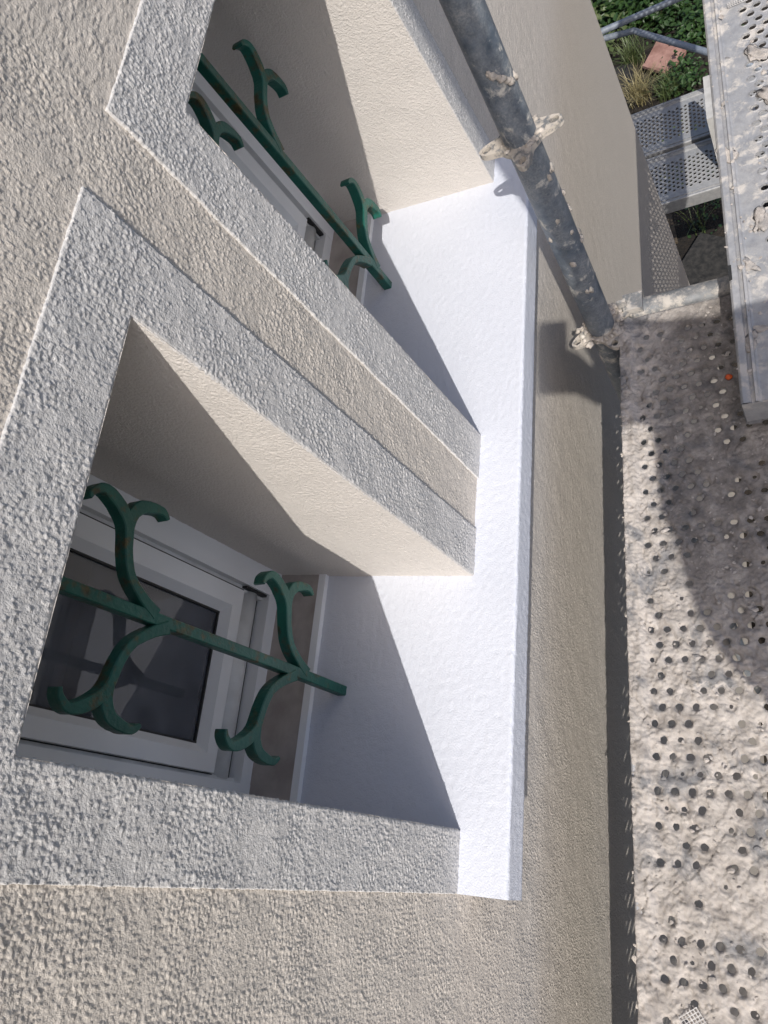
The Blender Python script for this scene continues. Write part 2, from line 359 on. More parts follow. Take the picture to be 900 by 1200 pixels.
def window(a, b):
    """a, b = opening edges at the wall face"""
    L = a - SPL*DF - 0.004; Rr = b + SPL*DF + 0.004
    l1, r1 = a+0.040, b-0.012            # inner lip of the fixed frame
    l2, r2 = a+0.046, b-0.021            # outer edge of the sash
    l3, r3 = a+0.0855, b-0.066           # glass
    zt = H
    bm = bmesh.new(); F = DF
    for q in ((L, l1, F, F+0.055, -0.03, zt), (r1, Rr, F, F+0.055, -0.03, zt), (l1, r1, F+0.0006, F+0.055, -0.03, 0.031), (l1, r1, F+0.0006, F+0.055, zt-0.03, zt)): add_box(bm, *q)
    w = bmobj('window', bm, 'pvc', house, bevel=0.0025)
    # recessed channel between frame and sash, with dark joint
    bm = bmesh.new()
    for q in ((l1, l2, F+0.014, F+0.05, 0.031, zt-0.03), (r2, r1, F+0.014, F+0.05, 0.031, zt-0.03), (l2, r2, F+0.030, F+0.05, 0.031, 0.10)): add_box(bm, *q)
    bmobj('frame_channel', bm, 'pvc_old', w)
    bm = bmesh.new()
    for q in ((l2-0.0004, l2+0.001, F+0.012, F+0.02, 0.085, zt-0.03), (r2-0.001, r2+0.0022, F+0.010, F+0.02, 0.085, zt-0.03), (l1, r1, F+0.026, F+0.034, 0.031, 0.034)): add_box(bm, *q)
    bmobj('gasket', bm, 'gasket', w)
    # drip rail: half-round bar on the foot of the sash
    pts = []; n = 14
    prof = [(F+0.010+0.014-0.017*math.sin(math.pi*k/n)*0.9, 0.036+0.046*(k/n)) for k in range(n+1)]
    V = [(x, y, z) for x in (l1+0.004, r1-0.004) for (y, z) in prof]
    m = n+1; Fc = [(k, k+1, m+k+1, m+k) for k in range(n)] + [tuple(range(n, -1, -1)), tuple(m+k for k in range(m))]
    mobj('drip_rail', V, Fc, 'pvc_old', w, True)
    box('drip_rail_end', r1-0.0045, r1-0.001, F+0.004, F+0.03, 0.034, 0.086, 'gasket', w)
    # sash: four mitred rails with a slope towards the glass
    def rail(p_out, p_in, d0, d1):
        return p_out, p_in, d0, d1
    o = [(l2, 0.088), (r2, 0.088), (r2, zt-0.02), (l2, zt-0.02)]
    i1 = [(l3-0.012, 0.112), (r3+0.012, 0.112), (r3+0.012, zt-0.065), (l3-0.012, zt-0.065)]
    i2 = [(l3, 0.122), (r3, 0.122), (r3, zt-0.075), (l3, zt-0.075)]
    V = [(x, F+0.026, z) for x, z in o] + [(x+(0.002 if j in (0, 3) else -0.002), F+0.004, z+(0.002 if j < 2 else -0.002)) for j, (x, z) in enumerate(o)] + [(x, F+0.004, z) for x, z in i1] + [(x, F+0.019, z) for x, z in i2] + [(x, F+0.030, z) for x, z in i2]
    Fc = []
    for lv in range(4):
        for j in range(4): Fc.append((lv*4+j, lv*4+(j+1) % 4, lv*4+4+(j+1) % 4, lv*4+4+j))
    mobj('sash', V, Fc, 'pvc', w)
    bm = bmesh.new(); g = 0.003
    for q in ((l3-0.001, l3+g, F+0.019, F+0.024, 0.121, zt-0.075), (r3-g, r3+0.001, F+0.019, F+0.024, 0.121, zt-0.075), (l3+g, r3-g, F+0.0195, F+0.024, 0.121, 0.122+g)): add_box(bm, *q)
    bmobj('glazing_gasket', bm, 'gasket', w)
    mobj('pane', [(l3-0.002, F+0.0235, 0.12), (r3+0.002, F+0.0235, 0.12), (r3+0.002, F+0.0235, zt-0.07), (l3-0.002, F+0.0235, zt-0.07)], [(0, 1, 2, 3)], 'glass', w)
    # dim room behind
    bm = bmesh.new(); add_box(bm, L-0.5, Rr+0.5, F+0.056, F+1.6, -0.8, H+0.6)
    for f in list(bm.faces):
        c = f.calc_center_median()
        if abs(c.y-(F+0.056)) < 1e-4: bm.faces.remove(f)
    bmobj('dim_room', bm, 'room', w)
    # stone inner sill with painted front edge
    box('stone_sill', L-0.01, Rr+0.01, DM+0.010, F+0.03, -0.03, 0.0075, 'marble', house, 0.0015)
    box('sill_edge_strip', L+0.006, Rr-0.006, DM-0.003, DM+0.0105, -0.03, 0.0095, 'pvc', house, 0.0015)
window(0, W1); window(X2, X2R)

# ------------------------------------------------------------------ green iron bars
def strap(name, pts, widths, depth, yb, mat, parent):
    """flat bar in the x-z plane: pts (x,z), widths per point, depth along y"""
    pts = [Vector((p[0], p[1])) for p in pts]; V = []; Fc = []
    # smooth with Catmull-Rom
    C = []; Wd = []
    n = len(pts)
    for i in range(n-1):
        p0 = pts[max(i-1, 0)]; p1 = pts[i]; p2 = pts[i+1]; p3 = pts[min(i+2, n-1)]
        for k in range(5):
            t = k/5; C.append(0.5*((2*p1)+(p2-p0)*t+(2*p0-5*p1+4*p2-p3)*t*t+(3*p1-p0-3*p2+p3)*t**3)); Wd.append(widths[i]*(1-t)+widths[i+1]*t)
    C.append(pts[-1]); Wd.append(widths[-1])
    b = 0.0013
    for i, c in enumerate(C):
        t = (C[min(i+1, len(C)-1)]-C[max(i-1, 0)]).normalized(); nn = Vector((-t.y, t.x)); w = Wd[i]/2*(1+random.uniform(-.03, .03)); d = depth/2
        for (s, yy) in ((-w, -d+b), (-w+b, -d), (w-b, -d), (w, -d+b), (w, d-b), (w-b, d), (-w+b, d), (-w, d-b)):
            V.append((c.x+nn.x*s, yb+yy, c.y+nn.y*s))
    m = 8
    for i in range(len(C)-1):
        for k in range(m): Fc.append((i*m+k, i*m+(k+1) % m, (i+1)*m+(k+1) % m, (i+1)*m+k))
    Fc.append(tuple(range(m-1, -1, -1))); Fc.append(tuple((len(C)-1)*m+k for k in range(m)))
    return mobj(name, V, Fc, mat, parent, False)
def grille(xc, yb, dz, label, skip=()):
    g = thing('window_grille', label, 'window bars', (xc, yb, 0.0), 'green iron window bars')
    strap('upright_bar', [(xc, -0.004), (xc+0.001, 0.2), (xc, 0.45), (xc, H+0.003)], [0.0150]*4, 0.0165, yb, 'iron', g)
    for z0 in (0.0, -0.298):
        for s in (1, -1):
            if (z0 == 0.0, s) in skip: continue
            stem = [(0.004, 0.402), (0.016, 0.425), (0.034, 0.448), (0.058, 0.460), (0.088, 0.468), (0.104, 0.481), (0.1145, 0.499), (0.1165, 0.513), (0.108, 0.524), (0.099, 0.527)]
            wd = [0.016, 0.0132, 0.0118, 0.0118, 0.0132, 0.0155, 0.0140, 0.0112, 0.0085, 0.0045]
            curl = [(0.082, 0.4655), (0.101, 0.4665), (0.116, 0.457), (0.1225, 0.441), (0.1245, 0.424), (0.118, 0.414)]
            cw = [0.011, 0.0160, 0.0160, 0.0135, 0.0100, 0.0050]
            j = random.uniform(-.003, .003) + (0 if s > 0 else (-0.020 if z0 == 0 else 0.028))
            sc = strap('scroll', [(xc+s*(x+0.001), z+z0+dz+j) for x, z in stem], wd, 0.0190, yb+0.0006*s, 'iron', g)
            strap('curl', [(xc+s*(x+0.001), z+z0+dz+j) for x, z in curl], cw, 0.0183, yb+0.0006*s, 'iron', sc)
    return g
grille(0.186, 0.2124, 0.0, 'green iron bar with curled branches in the window beside the ledge end')
grille(0.965, 0.2117, -0.055, 'green iron bar with curled branches in the wider window, nearer the scaffold tube', ((True, -1),))
grille(0.80, 0.2260, 0.0, 'green iron bar with curled branches in the wider window, nearer the pier', ((False, 1),))

# ------------------------------------------------------------------ scaffold
def blob(bm, c, r, sq=(1, 1, 0.6), seed=0, sub=2, amp=0.35):
    d = bmesh.ops.create_icosphere(bm, subdivisions=sub, radius=1.0)
    rr = random.Random(seed); ph = [rr.uniform(0, 9) for _ in range(6)]
    rot = Matrix.Rotation(rr.uniform(0, 6.28), 3, 'Z')
    for v in d['verts']:
        p = v.co; k = 1+amp*(math.sin(3.1*p.x+ph[0])*math.sin(2.7*p.y+ph[1])+0.6*math.sin(5.3*p.y+ph[2])*math.sin(4.9*p.z+ph[3])+0.35*math.sin(9*p.x+ph[4])*math.sin(8*p.z+ph[5]))
        q = rot @ Vector((p.x*sq[0], p.y*sq[1], p.z*sq[2]))*(r*k)
        v.co = q + Vector(c)
PB = Vector((0.928, -0.133, -0.24)); PT = Vector((0.938, -0.154, 0.234)); PD = (PT-PB)/(PT.z-PB.z)
def pole_at(z): return PB + PD*(z-PB.z)
std = thing('scaffold_standard', 'mortar-splashed steel scaffold tube standing in front of the wall', 'scaffold tube', (0.84, -0.04, GZ))
tube('tube', [pole_at(GZ-0.02)] + [pole_at(z) for z in np.linspace(-2.9, 2.6, 60)], 0.0252, 'tube', std, 28, 0.006)
def rosette(c, name='rosette', a0=0.10):
    bm = bmesh.new(); th = 0.010; loops = []
    m = 88; o = []
    for k in range(m):
        t = 2*math.pi*k/m; lob = max(0.0, math.cos(2*(t-a0)*1.0)**2)**2.6
        r = 0.0345+0.0300*lob; o.append((c[0]+r*math.cos(t), c[1]+r*math.sin(t)))
    loops.append(o); n = 26
    loops.append([(c[0]+0.0245*math.cos(6.2832*k/n), c[1]+0.0245*math.sin(6.2832*k/n)) for k in range(n)])
    for q in range(4):
        a = math.pi/2*q+a0; ux, uy = math.cos(a), math.sin(a)
        loops.append([(c[0]+ux*(0.0525+0.0075*math.cos(t))-uy*0.0062*math.sin(t), c[1]+uy*(0.0525+0.0075*math.cos(t))+ux*0.0062*math.sin(t)) for t in [6.2832*k/14 for k in range(14)]])
    edges = []
    for lp in loops:
        vs = [bm.verts.new((x, y, c[2]-th/2)) for x, y in lp]
        for k in range(len(vs)): edges.append(bm.edges.new((vs[k], vs[(k+1) % len(vs)])))
    bmesh.ops.triangle_fill(bm, use_beauty=True, use_dissolve=False, edges=edges)
    ext = bmesh.ops.extrude_face_region(bm, geom=bm.faces[:])
    for v in [g for g in ext['geom'] if isinstance(g, bmesh.types.BMVert)]: v.co.z += th
    bmesh.ops.recalc_face_normals(bm, faces=bm.faces)
    return bmobj(name, bm, 'rosette', std, False)
r0 = rosette(tuple(pole_at(0.725)), a0=0.3); r1 = rosette((PT.x, PT.y, PT.z)); r2 = rosette((PB.x, PB.y, PB.z+0.004), a0=0.5)
def lumps(parent, c, n, rad, sz, seed, mat='mortar_pale', zr=0.006):
    rr = random.Random(seed); bm = bmesh.new()
    for k in range(n):
        a = rr.uniform(0, 6.283); d = rr.uniform(0.6, 1)*rad
        blob(bm, (c[0]+d*math.cos(a), c[1]+d*math.sin(a), c[2]+rr.uniform(0.2, 1)*zr), sz*rr.uniform(0.5, 1.2), (1.2, 0.9, 0.6), seed*100+k, 2)
    return bmobj('mortar_lump', bm, mat, parent, True)
lumps(r1, (PT.x, PT.y, PT.z), 36, 0.032, 0.0048, 3); lumps(r2, (PB.x, PB.y, PB.z+0.006), 60, 0.046, 0.0056, 4)
# splashes of mortar on the tube: flattened lumps hugging its surface
rr = random.Random(5)
for k in range(14):
    z = rr.uniform(-0.15, 0.62); a = rr.uniform(math.pi*0.75, math.pi*1.75); p = pole_at(z)
    bm = bmesh.new(); ln = rr.choice((1, 1, 2, 3))
    for q in range(ln):
        aa = a+q*0.30; blob(bm, (p.x+0.0247*math.cos(aa), p.y+0.0247*math.sin(aa), z-q*0.004*rr.uniform(-1, 2)), rr.uniform(0.003, 0.0062), (0.9, 0.9, 1.3), k*10+q, 2)
    bmobj('mortar_splash', bm, 'mortar_pale', std, True)

bm = bmesh.new()
for q in range(9):
    z = 0.365-0.0042*q; a = math.pi*1.02+0.13*q; p = pole_at(z)
    blob(bm, (p.x+0.0262*math.cos(a), p.y+0.0262*math.sin(a), z), 0.0044+0.0012*math.sin(q*2.1), (1, 1, 1), 700+q, 2, 0.25)
bmobj('mortar_splash', bm, 'mortar_pale', std, True)
PITX = 0.0243; PITY = 0.0245
def plank_mesh(name, L, Wd, mat, PITX, PITY, rise=0.0012, rh=0.0062, ncol=None, ps=1.0):
    """local: x 0..L, y 0..-Wd, top plate z=0"""
    V = []; Fc = []
    def quad(*p):
        i = len(V); V.extend(p); Fc.append(tuple(range(i, i+len(p))))
    rim = 0.036
    nrow = int((L-0.06)/PITX); x0 = (L-nrow*PITX)/2
    ncol = ncol or int((Wd-2*rim)/PITY)-1; ypl = (Wd-ncol*PITY)/2
    m = 12
    for r in range(nrow):
        xc = x0+(r+0.5)*PITX; sh = (r % 2)*PITY/2
        cols = ncol-1 if r % 2 else ncol
        xa, xb = xc-PITX/2, xc+PITX/2
        if r % 2:
            quad((xa, -ypl, 0), (xa, -ypl-sh, 0), (xb, -ypl-sh, 0), (xb, -ypl, 0))
            ye = -(ypl+sh+cols*PITY); quad((xa, ye, 0), (xa, -(Wd-ypl), 0), (xb, -(Wd-ypl), 0), (xb, ye, 0))
        for q in range(cols):
            yc = -(ypl+sh+(q+0.5)*PITY); ring = []
            for k in range(m):
                t = 6.2832*(k+0.5)/m; dx, dy = math.cos(t), math.sin(t); s = 0.5/max(abs(dx), abs(dy))
                # snap the square ring onto corners
                ring.append((xc+dx*s*PITX, yc+dy*s*PITY, 0))
            b = len(V)
            sq = [(xb, yc-PITY/6, 0), (xb, yc+PITY/6, 0), (xb, yc+PITY/2, 0), (xc+PITX/6, yc+PITY/2, 0), (xc-PITX/6, yc+PITY/2, 0), (xa, yc+PITY/2, 0), (xa, yc+PITY/6, 0), (xa, yc-PITY/6, 0), (xa, yc-PITY/2, 0), (xc-PITX/6, yc-PITY/2, 0), (xc+PITX/6, yc-PITY/2, 0), (xb, yc-PITY/2, 0)]
            V.extend(sq)
            for rad, z in ((rh*1.32, 0.0), (rh, rise), (rh*0.93, rise-0.0035)):
                for p in sq:
                    a = math.atan2(p[1]-yc, p[0]-xc); V.append((xc+rad*math.cos(a), yc+rad*math.sin(a), z))
            for lv in range(3):
                for k in range(m): Fc.append((b+lv*m+k, b+lv*m+(k+1) % m, b+lv*m+m+(k+1) % m, b+lv*m+m+k))
    xs0, xs1 = x0, x0+nrow*PITX
    # plate margins at both ends
    quad((0, -ypl, 0), (0, -(Wd-ypl), 0), (xs0, -(Wd-ypl), 0), (xs0, -ypl, 0)); quad((xs1, -ypl, 0), (xs1, -(Wd-ypl), 0), (L, -(Wd-ypl), 0), (L, -ypl, 0))
    prof = [(ypl, 0.0), (0.031, 0.0), (0.0285, 0.0015), (0.0265, 0.006), (0.0225, 0.0068), (0.021, 0.0025), (0.0165, 0.0018), (0.0145, 0.0065), (0.0045, 0.0075), (0.0012, 0.005), (0.0, 0.0), (0.0, -0.060), (0.003, -0.064), (0.022, -0.064), (0.022, -0.061), (0.004, -0.060)]
    prof = [prof[0]] + [(y*ps, z) for y, z in prof[1:]]
    for side in (0, 1):
        for a, b in zip(prof[:-1], prof[1:]):
            f = (lambda y: -y) if side == 0 else (lambda y: -(Wd-y))
            p = [(0, f(a[0]), a[1]), (L, f(a[0]), a[1]), (L, f(b[0]), b[1]), (0, f(b[0]), b[1])]
            quad(*(p if side == 0 else p[::-1]))
    for x in (0.0008, L-0.0008): quad((x, -0.001, 0.003), (x, -(Wd-0.001), 0.003), (x, -(Wd-0.001), -0.055), (x, -0.001, -0.055))
    me = bpy.data.meshes.new(name); me.from_pydata(V, [], Fc); me.update(); me.materials.append(MT[mat])
    bm = bmesh.new(); bm.from_mesh(me); bmesh.ops.remove_doubles(bm, verts=bm.verts, dist=0.00002); bm.to_mesh(me); bm.free()
    return me, x0, nrow, ypl, ncol
PLW = 0.32; PLL = 2.07; DZ = -0.240; PY = -0.164; PX1 = 0.937
plank_me, hx0, hrows, hyp, hcols = plank_mesh('plank', PLL, PLW, 'plank', PITX, PITY, 0.0, 0.0064, 11, 0.78)
plank_b = plank_mesh('plank', PLL, PLW, 'plank', 0.0193, 0.0254, 0.0012, 0.0073)[0]
def plank(label, loc, mat=None, rz=0, tilt=0, me=None):
    o = bpy.data.objects.new('scaffold_plank', me or plank_b); COL.objects.link(o)
    o.location = loc; o.rotation_euler = (tilt, 0, rz)
    tag(o, label, 'scaffold plank', 'steel scaffold planks')
    if mat:
        o.material_slots[0].link = 'OBJECT'; o.material_slots[0].material = MT[mat]
    return o
main_loc = Vector((PX1-PLL, PY, DZ-0.0045))
main = plank('perforated scaffold plank thickly crusted with dried beige mortar', main_loc, me=plank_me)
BASE[main.name] = main_loc
# mortar crust: dense height field with the plank's own holes, many of them clogged
st = 0.0019
xs = lines((-0.50, PX1-0.002, st)); ys = lines((PY-PLW+0.004, PY-0.001, st))
X, Y = np.meshgrid(xs, ys, indexing='ij')
b1 = fbm(X/0.045, Y/0.045, 201, 4); wrp = 0.010*perlin(X/0.03, Y/0.03, 221) + 0.004*perlin(X/0.011, Y/0.011, 222)
b2 = fbm(X/0.012, Y/0.012, 211, 3, 0.65); b3 = perlin(X/0.0052, Y/0.0052, 215)
crack = np.abs(perlin((X+wrp)/0.060, (Y+0.8*wrp)/0.045, 231)); ck = (1-sstep(0.0, 0.022, crack))*sstep(-0.08, 0.15, perlin(X/0.09, Y/0.09, 241))
crack2 = np.abs(perlin((X-wrp)/0.027, (Y+wrp)/0.024, 233)); ck = np.maximum(ck, (1-sstep(0.0, 0.030, crack2))*sstep(0.05, 0.2, perlin(X/0.06, Y/0.06, 243)))
t1_ = perlin((X+wrp)/0.034, (Y-wrp)/0.034, 251); t2_ = perlin((X-wrp)/0.021, (Y+wrp)/0.021, 252)
terr = sstep(-0.02, 0.02, t1_) + 0.7*sstep(0.12, 0.15, t2_) - 0.6*sstep(-0.22, -0.19, -np.abs(t2_+0.5))
thin = sstep(0.05, 0.11, PY-Y)*sstep(0.30, 0.46, X)        # thinner film away from the wall edge
amp = 1-0.5*thin
Zc = 0.0038 + amp*(0.0010*b1 + 0.0016*b2 + 0.0016*b3 + 0.0019*terr - 0.0050*ck)
Zc += 0.0062*sstep(0.031, 0.022, PY-Y)*(0.92+0.25*perlin(X/0.03, Y/0.03, 261))     # built up over the folded rim
Zc = np.maximum(Zc, 0.0014)
alive = np.ones((len(xs)-1, len(ys)-1), bool)
cxm = (X[:-1, :-1]+X[1:, 1:])/2; cym = (Y[:-1, :-1]+Y[1:, 1:])/2
hr = random.Random(77)
ORX, ORY = 0.7748, -0.3418; best = (9, None)
for r in range(hrows):
    hxw = main_loc.x+hx0+(r+0.5)*PITX
    if hxw < xs[0]+0.01: continue
    for q in range(hcols-1 if r % 2 else hcols):
        hyw = main_loc.y-(hyp+(r % 2)*PITY/2+(q+0.5)*PITY)
        d = math.hypot(hxw-ORX, hyw-ORY)
        if d < best[0]: best = (d, (hxw, hyw))
        u = hr.random()
        clog = 0.28+0.55*(perlin(np.array([hxw/0.09]), np.array([hyw/0.09]), 301)[0])
        i0 = max(0, int((hxw-0.016-xs[0])/st)); i1 = min(len(xs)-1, int((hxw+0.016-xs[0])/st)+2)
        j0 = max(0, int((hyw-0.016-ys[0])/st)); j1 = min(len(ys)-1, int((hyw+0.016-ys[0])/st)+2)
        if j0 >= j1 or i0 >= i1: continue
        sx, sy = X[i0:i1, j0:j1], Y[i0:i1, j0:j1]
        dx, dy = sx-hxw, sy-hyw; D = np.hypot(dx, dy)
        if u < clog:
            dep = hr.uniform(0.0, 0.0012)
            Zc[i0:i1, j0:j1] -= dep*sstep(0.0068, 0.0045, D)
            continue
        rad = 0.0057*hr.uniform(0.88, 1.05) if u < 0.9 else 0.0057*hr.uniform(0.5, 0.75)
        th = np.arctan2(dy, dx); Rr = rad*(1+0.10*np.sin(2*th+hr.uniform(0, 6))+0.05*np.sin(5*th+hr.uniform(0, 6)))
        Zc[i0:i1, j0:j1] = np.where(D < 0.009, 0.0013+(Zc[i0:i1, j0:j1]-0.0013)*sstep(0.0060, 0.0090, D), Zc[i0:i1, j0:j1])
        band = np.abs(D-Rr) < st*0.75; k = np.where(band & (D > 1e-6), Rr/np.maximum(D, 1e-6), 1.0)
        X[i0:i1, j0:j1] = hxw+dx*k; Y[i0:i1, j0:j1] = hyw+dy*k
        ccx, ccy = cxm[i0:i1-1, j0:j1-1]-hxw, cym[i0:i1-1, j0:j1-1]-hyw
        tc_ = np.arctan2(ccy, ccx)
        alive[i0:i1-1, j0:j1-1] &= ~(np.hypot(ccx, ccy) < rad*0.99)
# crumbly edge towards the wall
ej = 0.0014*(fbm(xs/0.012, xs*0+3.3, 401, 3)+0.25)
wgt = sstep(0.012, 0.0, PY-Y); Y += wgt*ej[:, None]
Zw = DZ-0.0045+Zc
Zw[:, -1] -= 0.006; Zw[-1, :] -= 0.004
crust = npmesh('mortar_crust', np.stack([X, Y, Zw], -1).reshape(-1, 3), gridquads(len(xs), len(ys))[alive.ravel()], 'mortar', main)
fa = crust.data.attributes.new('film_shade', 'FLOAT', 'POINT')
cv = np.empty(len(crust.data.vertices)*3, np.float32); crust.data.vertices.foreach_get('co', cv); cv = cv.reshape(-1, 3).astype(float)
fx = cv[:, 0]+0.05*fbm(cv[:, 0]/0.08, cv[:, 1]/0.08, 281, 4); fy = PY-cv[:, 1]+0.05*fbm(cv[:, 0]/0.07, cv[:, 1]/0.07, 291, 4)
fa.data.foreach_set('value', (0.8*sstep(0.03, 0.12, fy)*sstep(0.22, 0.50, fx)).astype(np.float32))  # bare-steel film and painted deck shade share this mask
crust['label'] = 'cracked beige mortar crust'
# loose crumbs and splats
def crumbs(name, parent, x0, x1, y0, y1, z, n, s0, s1, seed, mat, label=None):
    rr = random.Random(seed); bm = bmesh.new()
    for k in range(n):
        s = rr.uniform(s0, s1)*(1 if rr.random() < 0.85 else 2)
        blob(bm, (rr.uniform(x0, x1), rr.uniform(y0, y1), z), s, (rr.uniform(0.8, 1.6), rr.uniform(0.8, 1.3), rr.uniform(0.35, 0.7)), seed*1000+k, 1, 0.4)
    o = bmobj(name, bm, mat, parent, False); o['kind'] = 'stuff'; return o
crumbs('mortar_crumbs', main, -0.4, 0.92, PY-0.012, PY+0.001, DZ+0.003, 50, 0.0010, 0.0022, 11, 'mortar_pale')
crumbs('mortar_crumbs', main, -0.4, 0.92, PY-0.30, PY-0.01, DZ+0.0014, 700, 0.0008, 0.0026, 12, 'mortar')
# orange plug in one of the holes
bm = bmesh.new(); blob(bm, (best[1][0], best[1][1], DZ-0.001), 0.0058, (1, 1, 0.5), 5, 2, 0.1)
tag(bmobj('plastic_plug', bm, 'orange', None, True), 'small orange plastic plug stuck in a hole of the crusted plank', 'plug')

# the second plank, laid on top of the first
P2 = Vector((0.663, -0.3705, -0.172))
pl2 = plank('galvanised perforated scaffold plank overlapping the end of the crusted plank', P2)
BASE[pl2.name] = P2
crumbs('mortar_splats', pl2, 0.70, 1.9, -0.68, -0.40, -0.1725, 110, 0.0018, 0.0045, 21, 'mortar')
crumbs('mortar_specks', pl2, 0.70, 1.9, -0.405, -0.371, -0.1655, 70, 0.0010, 0.0024, 22, 'mortar')
for (sx, sy, sr, sd) in ((1.19, -0.386, 0.016, 1), (0.775, -0.392, 0.013, 2), (1.02, -0.43, 0.016, 3), (1.30, -0.47, 0.022, 4), (0.93, -0.405, 0.010, 6), (1.42, -0.455, 0.018, 7)):
    bm = bmesh.new(); blob(bm, (sx, sy, -0.169), sr, (1.4, 0.8, 0.09), sd+40, 3, 0.5); bmobj('mortar_splat', bm, 'mortar', pl2, True)
box('rim_slot', 0.905, 0.936, -0.3765, -0.3715, -0.172, -0.1632, 'gasket', pl2)

# scraps of fibre mesh lying on the planks
def scrap(label, c, rz, nx, ny, pit, w):
    bm = bmesh.new(); ca, sa = math.cos(rz), math.sin(rz); rr = random.Random(nx*7+ny)
    def strip(p, q):
        d = Vector((q[0]-p[0], q[1]-p[1], 0)).normalized(); n = Vector((-d.y, d.x, 0))*w
        n_ = 6; prev = None
        for k in range(n_+1):
            t = k/n_; x = p[0]+(q[0]-p[0])*t; y = p[1]+(q[1]-p[1])*t; z = c[2]+0.0016+0.0016*math.sin(x*190+y*90)
            cur = [bm.verts.new((c[0]+ca*(x+s*n.x)-sa*(y+s*n.y), c[1]+sa*(x+s*n.x)+ca*(y+s*n.y), z+dz)) for s, dz in ((-1, 0), (1, 0), (1, 0.0006), (-1, 0.0006))]
            if prev:
                for a in range(4): bm.faces.new((prev[a], prev[(a+1) % 4], cur[(a+1) % 4], cur[a]))
            prev = cur
    for i in range(nx): strip((i*pit, -rr.uniform(0, 0.6)*pit), (i*pit, (ny-1+rr.uniform(0, 0.6))*pit))
    for j in range(ny): strip((-rr.uniform(0, 0.6)*pit, j*pit), ((nx-1+rr.uniform(0, 0.6))*pit, j*pit))
    return tag(bmobj('mesh_scrap', bm, 'fibre', None), label, 'mesh scrap')
scrap('torn scrap of white fibre mesh on the crusted plank', (-0.215, -0.262, DZ+0.0015), 0.6, 9, 7, 0.0045, 0.0005)
scrap('torn scrap of white fibre mesh on the galvanised plank', (1.58, -0.505, P2.z+0.0015), 0.10, 5, 22, 0.0042, 0.0005)

# transom tube under the plank ends, with its wedge head
tr = thing('scaffold_transom', 'horizontal steel transom tube with wedge head at the plank end', 'scaffold tube', (0.962, -0.2, DZ-0.025))
tube('tube', [(0.9625, -0.16-0.02*k, DZ-0.020) for k in range(1, 42)], 0.0235, 'tube_mud', tr, 24, 0.01)
bm = bmesh.new(); add_box(bm, 0.946, 0.984, -0.212, -0.176, DZ-0.046, DZ+0.012); bmobj('wedge_head', bm, 'tube_mud', tr, False, 0.005)
bm = bmesh.new(); add_box(bm, 0.955, 0.961, -0.185, -0.168, DZ-0.07, DZ+0.028); bmobj('wedge', bm, 'tube_mud', tr, False, 0.001)

# outer standard added behind the camera, carrying a cut-out that throws a person's shade
os_ = tube('scaffold_standard', [(-0.565, -0.88, GZ-0.02), (-0.565, -0.88, 1.5), (-0.565, -0.88, 3.4)], 0.0242, 'tube', None, 24)
tag(os_, 'outer steel scaffold tube added unseen to carry the shadow cut-out', 'scaffold tube')
OUT = [(-0.03, 0.70), (0.02, 0.88), (-0.083, 1.071), (-0.162, 1.173), (-0.207, 1.216), (-0.300, 1.355), (-0.396, 1.493), (-0.470, 1.615), (-0.525, 1.70), (-0.535, 1.92), (-0.63, 1.945), (-0.668, 1.83), (-0.675, 1.729), (-0.713, 1.806), (-0.740, 1.90), (-0.777, 1.975), (-0.703, 1.982), (-0.806, 2.125), (-0.86, 2.135), (-0.93, 2.13), (-0.975, 2.12), (-0.84, 1.89), (-0.768, 1.707), (-0.70, 1.63), (-0.658, 1.545), (-0.700, 1.530), (-0.744, 1.530), (-0.800, 1.519), (-0.814, 1.454), (-0.872, 1.414), (-0.886, 1.341), (-0.874, 1.255), (-0.843, 1.172), (-0.864, 1.05), (-0.88, 0.70)]  # outline shaped so its shadow matches the person behind the camera
bm = bmesh.new(); n = len(OUT)
fv = [bm.verts.new((x, -0.885, z)) for x, z in OUT]; f = bm.faces.new(fv)
ext = bmesh.ops.extrude_face_region(bm, geom=[f]); 
for v in [g for g in ext['geom'] if isinstance(g, bmesh.types.BMVert)]: v.co.y += 0.012
bmesh.ops.triangulate(bm, faces=bm.faces[:]); bmesh.ops.recalc_face_normals(bm, faces=bm.faces)
tag(bmobj('shadow_cutout', bm, 'cutout', None), 'added unseen grey cut-out casting the shadow of the person behind the camera', 'shadow cut-out')

# lower lift round the corner: two planks running away from the facade, a toe board and bent rails
LZ = -2.0
lower = []
for k, (x, lab) in enumerate(((2.885, 'clean perforated plank of the lower lift, side with the toe board'), (3.225, 'clean perforated plank of the lower lift beside the garden tiles'))):
    o = plank(lab, (x, -0.95, LZ), 'plank_far', math.pi/2); lower.append(o)
plank('outer perforated scaffold plank alongside the crusted one', (PX1-PLL, PY-PLW-0.012, DZ-0.0045), 'plank_far')
plank('inner perforated scaffold plank of the next bay away from the house corner', (PX1-2*PLL-0.03, PY, DZ-0.0045), 'plank_far')
plank('outer perforated scaffold plank of the next bay away from the house corner', (PX1-2*PLL-0.03, PY-PLW-0.012, DZ-0.0045), 'plank_far')
tb = box('toe_board', 3.0, 3.26, -0.215, -0.185, LZ+0.008, LZ+0.30, 'board', None, 0.004)
tag(tb, 'pale upright board standing on the lower planks', 'board')
t1 = tube('guard_rail', [(3.70, 0.55, -1.62), (3.70, 0.225, -1.60), (3.70, -0.105, -1.60), (3.70, -0.6, -1.60)], 0.0150, 'tube_far', None, 18)
tag(t1, 'straight galvanised guard rail above the garden', 'guard rail')
t2 = tube('guard_rail', [(3.72, 0.55, -1.66), (3.70, 0.235, -1.64), (3.665, 0.09, -1.64), (3.62, 0.05, -1.64), (3.34, -0.21, -1.64), (3.0, -0.52, -1.64)], 0.0145, 'tube_far', None, 18)
